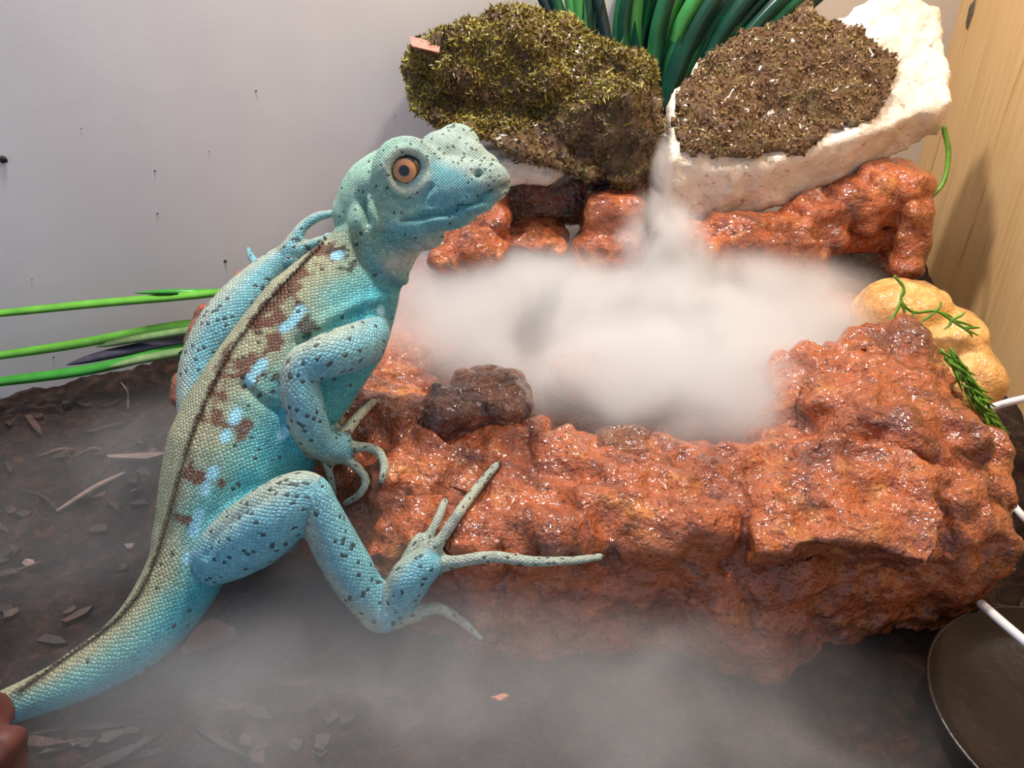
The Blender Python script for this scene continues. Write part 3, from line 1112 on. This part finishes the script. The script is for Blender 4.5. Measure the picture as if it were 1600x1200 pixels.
theta = np.arctan2(lat, dors)
SC = np.stack([SS[near] + (rel * CT[near]).sum(1), theta * np.maximum(CR[near], 0.02)], 1)
SC = np.stack([(SC[:, 0] + SC[:, 1]) * 0.7071, (SC[:, 0] - SC[:, 1]) * 0.7071], 1)
SC[kd == 1] = (V[kd == 1] @ np.array([[1.1, 1.1], [0.4, -0.4], [1.1, -1.1]]))     # head: by place
pre_bvh = BVHTree.FromPolygons([Vector(p) for p in V], [tuple(p.vertices) for p in skin_me.polygons])


def trail(pix, step=6):
    """points on the skin under a picture path"""
    out = []
    for (x1, y1), (x2, y2) in zip(pix[:-1], pix[1:]):
        m_ = max(1, int(math.hypot(x2 - x1, y2 - y1) / step))
        for i in range(m_):
            x, y = x1 + (x2 - x1) * i / m_, y1 + (y2 - y1) * i / m_
            loc, n_ = hit(pre_bvh, x, y)
            if loc is not None:
                out.append((loc, n_))
    loc, n_ = hit(pre_bvh, *pix[-1])
    if loc is not None:
        out.append((loc, n_))
    return out


def dist_to(pix, step=6):
    pts_ = trail(pix, step) if len(pix) > 1 else [hit(pre_bvh, *pix[0])]
    P = np.array([p[0] for p in pts_ if p[0] is not None])
    if len(P) == 0:
        return np.full(len(V), 9.0)
    best = np.full(len(V), 9.0)
    lo, hi = P.min(0) - 0.12, P.max(0) + 0.12
    m_ = np.all((V > lo) & (V < hi), axis=1)
    best[m_] = np.linalg.norm(V[m_][:, None] - P[None], axis=2).min(1)
    return best


def gauss(d, w):
    return np.exp(-(d / w) ** 2)


# relief: folds (inward), ridges (outward)
disp = np.zeros(len(V))
mouth = [(628, 342), (660, 338), (700, 332), (735, 320), (762, 305), (793, 291)]
d_mouth = dist_to(mouth, 4)
disp -= 0.022 * gauss(d_mouth, 0.0075)
d_ear = dist_to([(565, 315), (568, 328), (574, 348)], 4)
disp -= 0.030 * gauss(d_ear, 0.010)
disp += 0.010 * gauss(dist_to([(580, 312), (584, 330), (588, 350)], 4), 0.012)
d_nost = dist_to([(747, 270)])
disp -= 0.030 * gauss(d_nost, 0.008)
d_gul = dist_to([(556, 378), (568, 405), (590, 430), (628, 452)], 4)
disp -= 0.016 * gauss(d_gul, 0.014)
d_gul2 = dist_to([(572, 375), (585, 400), (605, 425), (632, 440)], 4)
disp += 0.010 * gauss(d_gul2, 0.018)
d_f = dist_to([(478, 520), (520, 495), (565, 472), (605, 462)], 4)
disp += 0.012 * gauss(d_f, 0.016)
d_f2 = dist_to([(470, 535), (520, 512), (560, 492)], 4)
disp -= 0.012 * gauss(d_f2, 0.014)
d_f3 = dist_to([(380, 602), (405, 625), (448, 650)], 4)
disp -= 0.012 * gauss(d_f3, 0.012)
d_thigh = dist_to([(322, 868), (330, 845), (360, 815), (410, 780), (440, 760)], 4)
disp -= 0.008 * gauss(d_thigh, 0.012)
d_eyefold = dist_to([(598, 280), (608, 305), (630, 318), (655, 312), (672, 292)], 4)
disp -= 0.008 * gauss(d_eyefold, 0.009)
# rib-like bulges down the side of the tail
spine_px = [(518, 361), (500, 386), (470, 416), (440, 447), (412, 478), (385, 515), (360, 548), (340, 585), (322, 625), (306, 665), (291, 705),
            (279, 750), (268, 792), (257, 830), (247, 862), (234, 896), (216, 930), (190, 962), (155, 992), (115, 1020), (70, 1052), (20, 1086)]
d_sp = dist_to(spine_px, 4)
disp += 0.007 * gauss(d_sp, 0.010)
Pn = V + N * disp[:, None]
set_v(skin_me, Pn)

# colours of the animal itself, with some painted light on the head top
col = np.zeros((len(V), 3))
speck = np.zeros(len(V))
L_ = lambda *c: np.array(lin(c))
dorsal, flank, belly = L_(164, 164, 132), L_(114, 178, 170), L_(74, 172, 188)
low = np.array([fract(p, 9, 3) for p in V])
fine = np.array([fract(p, 42, 2, 5.0) for p in V])


def ss(x, a, b):
    t_ = np.clip((x - a) / (b - a), 0, 1)
    return t_ * t_ * (3 - 2 * t_)


f = np.clip(dors + 0.25 * low, -1.5, 1.5)
k1 = ss(f, -0.55, 0.15)[:, None]
k2 = ss(f, -0.1, 0.7)[:, None]
col[:] = (belly * (1 - k1) + flank * k1) * (1 - k2) + dorsal * k2
limbs = kd == 2
col[limbs] = L_(142, 182, 182)
kk = ss(f, 0.0, 0.9)[:, None]
col[limbs] = (L_(122, 186, 200) * (1 - kk) + L_(168, 180, 164) * kk)[limbs]
col[kd == 3] = L_(178, 188, 172)
far = kd == 4
col[far] = (L_(122, 186, 200) * (1 - kk) + L_(168, 180, 164) * kk)[far]
kn_ = (ss(-SS[near], -0.26, -0.08) * (kd == 0))[:, None]
col = col * (1 - kn_) + (L_(118, 176, 168) * (1 - k2) + L_(158, 182, 152) * k2) * kn_
# head: green cheek, blue jaw, grey top with some lit tone painted in
hx = np.array([project(Vector(p)) for p in V[kd == 1]]) if (kd == 1).any() else np.zeros((0, 2))
if len(hx):
    x, y = hx[:, 0], hx[:, 1]
    lowh = low[kd == 1]
    cheek, jaw, topc, throat = L_(158, 198, 176), L_(112, 176, 182), L_(160, 182, 170), L_(176, 196, 190)
    a = ss(x + 30 * lowh, 590, 690)[:, None]
    c = cheek * (1 - a) + jaw * a
    j = (ss(y + (x - 600) * 0.22 + 20 * lowh, 318, 352) * ss(x, 585, 640))[:, None]
    c = c * (1 - j) + jaw * j
    up = ss(x * 0.62 - y + 16 * lowh, 158, 192)[:, None]       # lit tone above the shadow line from brow to snout
    c = c * (1 - up) + topc * up
    th = ss(y + (x - 600) * 0.42, 412, 446)[:, None]
    c = c * (1 - th) + throat * th
    col[kd == 1] = c
speck[(kd == 2) | (kd == 3)] = 0.55
speck[kd == 4] = 0.5
speck[kd == 0] = 0.10
if len(hx):
    speck[kd == 1] = 0.15 + 0.5 * up[:, 0]


def paint(mask, c):
    global col
    m_ = np.clip(mask, 0, 1)[:, None]
    col = col * (1 - m_) + np.array(c) * m_


brown, deep, cyan, ink = L_(112, 70, 56), L_(60, 50, 46), L_(160, 222, 240), L_(46, 46, 44)
for path, w_ in [([(492, 390), (520, 402)], .030), ([(470, 430), (440, 470)], .030), ([(425, 478), (400, 500), (440, 495)], .040), ([(395, 505), (430, 540)], .03), ([(360, 560), (395, 575)], .042),
                 ([(345, 600), (350, 590)], .028), ([(318, 648), (350, 658), (385, 668)], .026), ([(295, 738), (320, 748), (342, 754)], .024), ([(276, 812), (292, 816)], .022),
                 ([(330, 620), (348, 624)], .02)]:
    d = dist_to(path, 4)
    paint(0.9 * ss(gauss(d, w_ * 0.8) + 0.9 * fine, 0.40, 0.72) * (d < w_ * 1.4) * (kd == 0), brown)
for path, w_ in [([(528, 402), (545, 415)], .03), ([(470, 500), (490, 520)], .03), ([(415, 575), (440, 590)], .03), ([(455, 565), (475, 552)], .02), ([(270, 862), (285, 872)], .012)]:
    d = dist_to(path, 4)
    paint(0.85 * ss(gauss(d, w_) + 1.2 * fine, 0.7, 1.0) * (d < w_ * 1.6) * (kd == 0), deep)
for path in [[(524, 400), (530, 398)], [(470, 484), (462, 496)], [(455, 505), (444, 512)], [(410, 568), (402, 578)], [(392, 590), (390, 594)], [(370, 644), (366, 656)], [(354, 678), (352, 684)],
             [(334, 736), (330, 744)], [(323, 760), (321, 766)], [(311, 802), (309, 810)], [(304, 824), (302, 832)], [(298, 868), (293, 874)], [(594, 484), (596, 488)], [(445, 675), (440, 680)]]:
    d = dist_to(path, 3)
    paint(1.0 * ss(-d, -0.016, -0.008) * (kd == 0), cyan)
paint(0.85 * gauss(d_sp, 0.007) * (fine > -0.25) * (kd == 0), deep)
d_lid = dist_to([(667, 268), (665, 280), (658, 290), (648, 297), (636, 299), (624, 297), (614, 290), (607, 280), (605, 268), (607, 256), (614, 246), (624, 239), (636, 237), (648, 239), (658, 246), (665, 256), (667, 268)], 3)
paint(0.85 * gauss(d_lid, 0.012), L_(196, 208, 190))
# grey saddle and light cheek patch on the lip
paint(0.6 * gauss(dist_to([(690, 305), (720, 295)], 4), 0.02), L_(128, 186, 196))

paint(0.75 * gauss(dist_to([(612, 412), (640, 402), (668, 385)], 4), 0.036), L_(196, 202, 190))
ca = skin_me.color_attributes.new('skin_colour', 'FLOAT_COLOR', 'POINT')
ca.data.foreach_set('color', np.concatenate([col, np.ones((len(V), 1))], 1).astype(np.float32).reshape(-1))
at_s = skin_me.attributes.new('speck', 'FLOAT', 'POINT')
at_s.data.foreach_set('value', speck.astype(np.float32))
at_c = skin_me.attributes.new('scale_coord', 'FLOAT_VECTOR', 'POINT')
at_c.data.foreach_set('vector', np.concatenate([SC, np.zeros((len(V), 1))], 1).astype(np.float32).reshape(-1))

M = Mat('lizard_skin')
ac = M.n('ShaderNodeAttribute', attribute_name='skin_colour')
asp = M.n('ShaderNodeAttribute', attribute_name='speck')
asc = M.n('ShaderNodeAttribute', attribute_name='scale_coord')
vo = M.voronoi(asc.outputs['Vector'], 112, 'DISTANCE_TO_EDGE', 0.45, '2D')
vc = M.voronoi(asc.outputs['Vector'], 112, 'F1', 0.45, '2D')
hgt = M.ramp(vo.outputs['Distance'], [(0.0, (0,) * 3), (0.28, (1,) * 3)])
c1 = ac.outputs['Color']
sep = M.n('ShaderNodeSeparateColor')
M.l(vc.outputs['Color'], sep.inputs[0])
lite = M.math('MULTIPLY_ADD', sep.outputs[1], 0.35)
lite.node.inputs[2].default_value = 0.82
c2 = M.mix(1.0, c1, lite, 'MULTIPLY')
big = M.noise(M.coord(), 14, 2)
thr = M.math('MULTIPLY', M.math('MULTIPLY', asp.outputs['Fac'], big), 0.24)
dk = M.math('LESS_THAN', sep.outputs[0], thr)
c3 = M.mix(M.math('MULTIPLY', dk, 0.85), c2, lin((52, 50, 46)))
skin_mat = M.surf(c3, 0.46, M.bump(hgt, 0.6, 0.006), Specular_IOR_Level=0.4, Subsurface_Weight=0.0)
skin = link_mesh('skin', skin_me, skin_mat)
adopt(lizard, skin)

# eye
bm = bmesh.new()
bmesh.ops.create_uvsphere(bm, u_segments=96, v_segments=72, radius=0.050)
q = lookx.to_track_quat('Z', 'Y').to_matrix().to_4x4()
bm.transform(Matrix.Translation(eye_c + Vector((0, 0.012, 0))) @ q)
eye = bm_obj('eyeball', bm, None)
gaze = (at(630, 267, 1.80) - (eye_c + Vector((0, 0.012, 0)))).normalized()
EV, EN = get_v(eye.data), None
rd = EV - np.array(eye_c + Vector((0, 0.012, 0)))
rd /= np.linalg.norm(rd, axis=1)[:, None]
ang = np.degrees(np.arccos(np.clip(rd @ np.array(gaze), -1, 1)))
ecol = np.tile(L_(28, 24, 26), (len(EV), 1))
ir = ss(-ang, -36, -31)[:, None]
rim = ss(ang, 18, 34)[:, None]
ecol = ecol * (1 - ir) + (L_(206, 140, 84) * (1 - rim * .5) + L_(220, 170, 120) * rim * .5) * ir
pu = ss(-ang, -17, -13.5)[:, None]
ecol = ecol * (1 - pu) + L_(10, 9, 12) * pu
a = eye.data.color_attributes.new('eye_colour', 'FLOAT_COLOR', 'POINT')
a.data.foreach_set('color', np.concatenate([ecol, np.ones((len(EV), 1))], 1).astype(np.float32).reshape(-1))
M = Mat('eye')
x = M.n('ShaderNodeAttribute', attribute_name='eye_colour')
eye.data.materials.append(M.surf(x.outputs['Color'], 0.08, Coat_Weight=0.8, Coat_Roughness=0.02))
eye['label'] = 'orange eye with black pupil'
adopt(lizard, eye)
# the far eye, on the other side of the head
eye2 = mesh_obj('eyeball', *ball(at(700, 240, 2.03), (0.035, 0.035, 0.035), sub=3), eye.data.materials[0])
adopt(lizard, eye2)

# low crest of pointed scales along the spine
post_bvh = bvh_of(skin)
CV, CF = [], []
tr = []
for (x1, y1), (x2, y2) in zip(spine_px[:-1], spine_px[1:]):
    m_ = max(1, int(math.hypot(x2 - x1, y2 - y1) / 7))
    for i in range(m_):
        loc, n_ = hit(post_bvh, x1 + (x2 - x1) * i / m_, y1 + (y2 - y1) * i / m_)
        if loc is not None:
            tr.append((loc, n_))
for i in range(len(tr) - 1):
    p, n_ = tr[i]
    d = (tr[i + 1][0] - p)
    if d.length > 0.05 or d.length < 1e-5:
        continue
    d.normalize()
    s = d.cross(n_).normalized()
    h_ = 0.011 + 0.003 * (i % 2)
    b = len(CV)
    CV += [p - d * 0.008 - n_ * .003, p + s * 0.005 - n_ * .003, p + d * 0.008 - n_ * .003, p - s * 0.005 - n_ * .003, p + n_ * h_ + d * 0.004]
    CF += [[b, b + 1, b + 4], [b + 1, b + 2, b + 4], [b + 2, b + 3, b + 4], [b + 3, b, b + 4]]
crest = mesh_obj('dorsal_crest', CV, CF, simple('crest', (92, 80, 66), 0.5, 0.5, 60, 0.1), smooth=False)
tag(crest, kind='stuff')
crest['label'] = 'dark serrated crest along the back'
adopt(lizard, crest)
# claws at the tips of the near digits
claw_mat = simple('claw', (70, 64, 58), 0.3, 0.2, 30, 0.1)
for f_ in FT:
    p0, p1 = at(*f_[-2][:3]), at(*f_[-1][:3])
    d = (p1 - p0).normalized()
    r_ = f_[-1][3] * f_[-1][2] / FPX * 0.6
    w_ = tube([p1, p1 + d * r_ * 1.6, p1 + d * r_ * 2.8 + Vector((0, 0.004, -0.004))], [r_, r_ * 0.7, r_ * 0.15], None, 8, 4)
    o = mesh_obj('claw', w_[0], w_[1], claw_mat)
    adopt(lizard, o)


# ------------------------------------------------------------------ fog


def fog(name, label, c, r, dens, nscale, lo, hi, stretch=(1, 1, 1), rotz=0.0, color=(0.93, 0.93, 0.95), seed=0.0, edge=0.45, floor_=0.12):
    o = mesh_obj(name, *ball((0, 0, 0), (1, 1, 1), sub=3), None)
    o.location = c
    o.scale = r
    o.rotation_euler = (0, 0, rotz)
    M = Mat(name)
    tc = M.n('ShaderNodeTexCoord')
    ln = M.n('ShaderNodeVectorMath', operation='LENGTH')
    M.l(tc.outputs['Object'], ln.inputs[0])
    rad = M.n('ShaderNodeMapRange', interpolation_type='SMOOTHSTEP')
    M.l(ln.outputs['Value'], rad.inputs[0])
    for i, v_ in ((1, 1.0), (2, 1.0 - edge), (3, 0.0), (4, 1.0)):
        rad.inputs[i].default_value = v_
    geo = M.n('ShaderNodeNewGeometry')
    mp = M.n('ShaderNodeMapping')
    mp.inputs['Location'].default_value = (seed, seed * 2, seed * 3)
    mp.inputs['Scale'].default_value = stretch
    M.l(geo.outputs['Position'], mp.inputs['Vector'])
    nz = M.noise(mp.outputs[0], nscale, 2, 0.5, 0.6)
    mr = M.n('ShaderNodeMapRange', interpolation_type='SMOOTHSTEP')
    M.l(nz, mr.inputs[0])
    for i, v_ in ((1, lo), (2, hi), (3, floor_), (4, 1.0)):
        mr.inputs[i].default_value = v_
    d = M.math('MULTIPLY', M.math('MULTIPLY', rad.outputs[0], mr.outputs[0]), dens)
    vol = M.n('ShaderNodeVolumeScatter')
    vol.inputs['Color'].default_value = (*color, 1)
    vol.inputs['Anisotropy'].default_value = 0.1
    M.l(d, vol.inputs['Density'])
    M.l(vol.outputs[0], M.out.inputs['Volume'])
    o.data.materials.append(M.m)
    tag(o, label, 'fog', 'fog', 'stuff')
    return o


fog('fog_layer', 'thick white fog filling the pool of the orange basin', (0.40, 2.56, 0.37), (1.10, 0.78, 0.20), 9.0, 3.2, 0.30, 0.60, seed=1, color=(0.97, 0.97, 0.975))
fog('fog_layer', 'thin drifting fog over near pool stones inside the front rim', (0.52, 2.04, 0.36), (0.64, 0.42, 0.14), 8.5, 3.6, 0.3, 0.6, seed=2, color=(0.97, 0.97, 0.975))
fog('fog_plume', 'dense white fog plume pouring down below the waterfall', (0.54, 2.72, 0.46), (0.22, 0.20, 0.30), 16.0, 6, 0.34, 0.6, (1, 1, 0.6), seed=4, color=(0.97, 0.97, 0.975))
fog('fog_puff', 'soft white fog drifting under the lizard chin along the back rim', (-0.05, 2.70, 0.40), (0.42, 0.26, 0.17), 5.0, 4.0, 0.3, 0.6, seed=6, color=(0.97, 0.97, 0.975))
fog('fog_stream', 'narrow fog stream between the two mossy stones', aty(1033, 285, 2.80), (0.055, 0.06, 0.19), 16.0, 9, 0.3, 0.6, seed=5, color=(0.97, 0.97, 0.975))
fog('fog_bank', 'low grey mist creeping over soil before the basin', (-0.10, 1.08, 0.06), (1.15, 0.52, 0.24), 2.3, 3.4, 0.36, 0.66, (1, 1, 1.4), seed=7, color=(0.97, 0.97, 0.975), floor_=0.4)
fog('fog_wisp', 'faint mist between the lizard hind leg and the basin', (-0.28, 1.52, 0.12), (0.42, 0.28, 0.24), 2.2, 4.0, 0.3, 0.66, seed=8, color=(0.97, 0.97, 0.975))
fog('fog_veil', 'thin mist veil drifting over dark soil left of the lizard', (-0.95, 1.75, 0.08), (0.95, 0.75, 0.24), 0.6, 2.6, 0.3, 0.65, seed=9, color=(0.97, 0.97, 0.975))
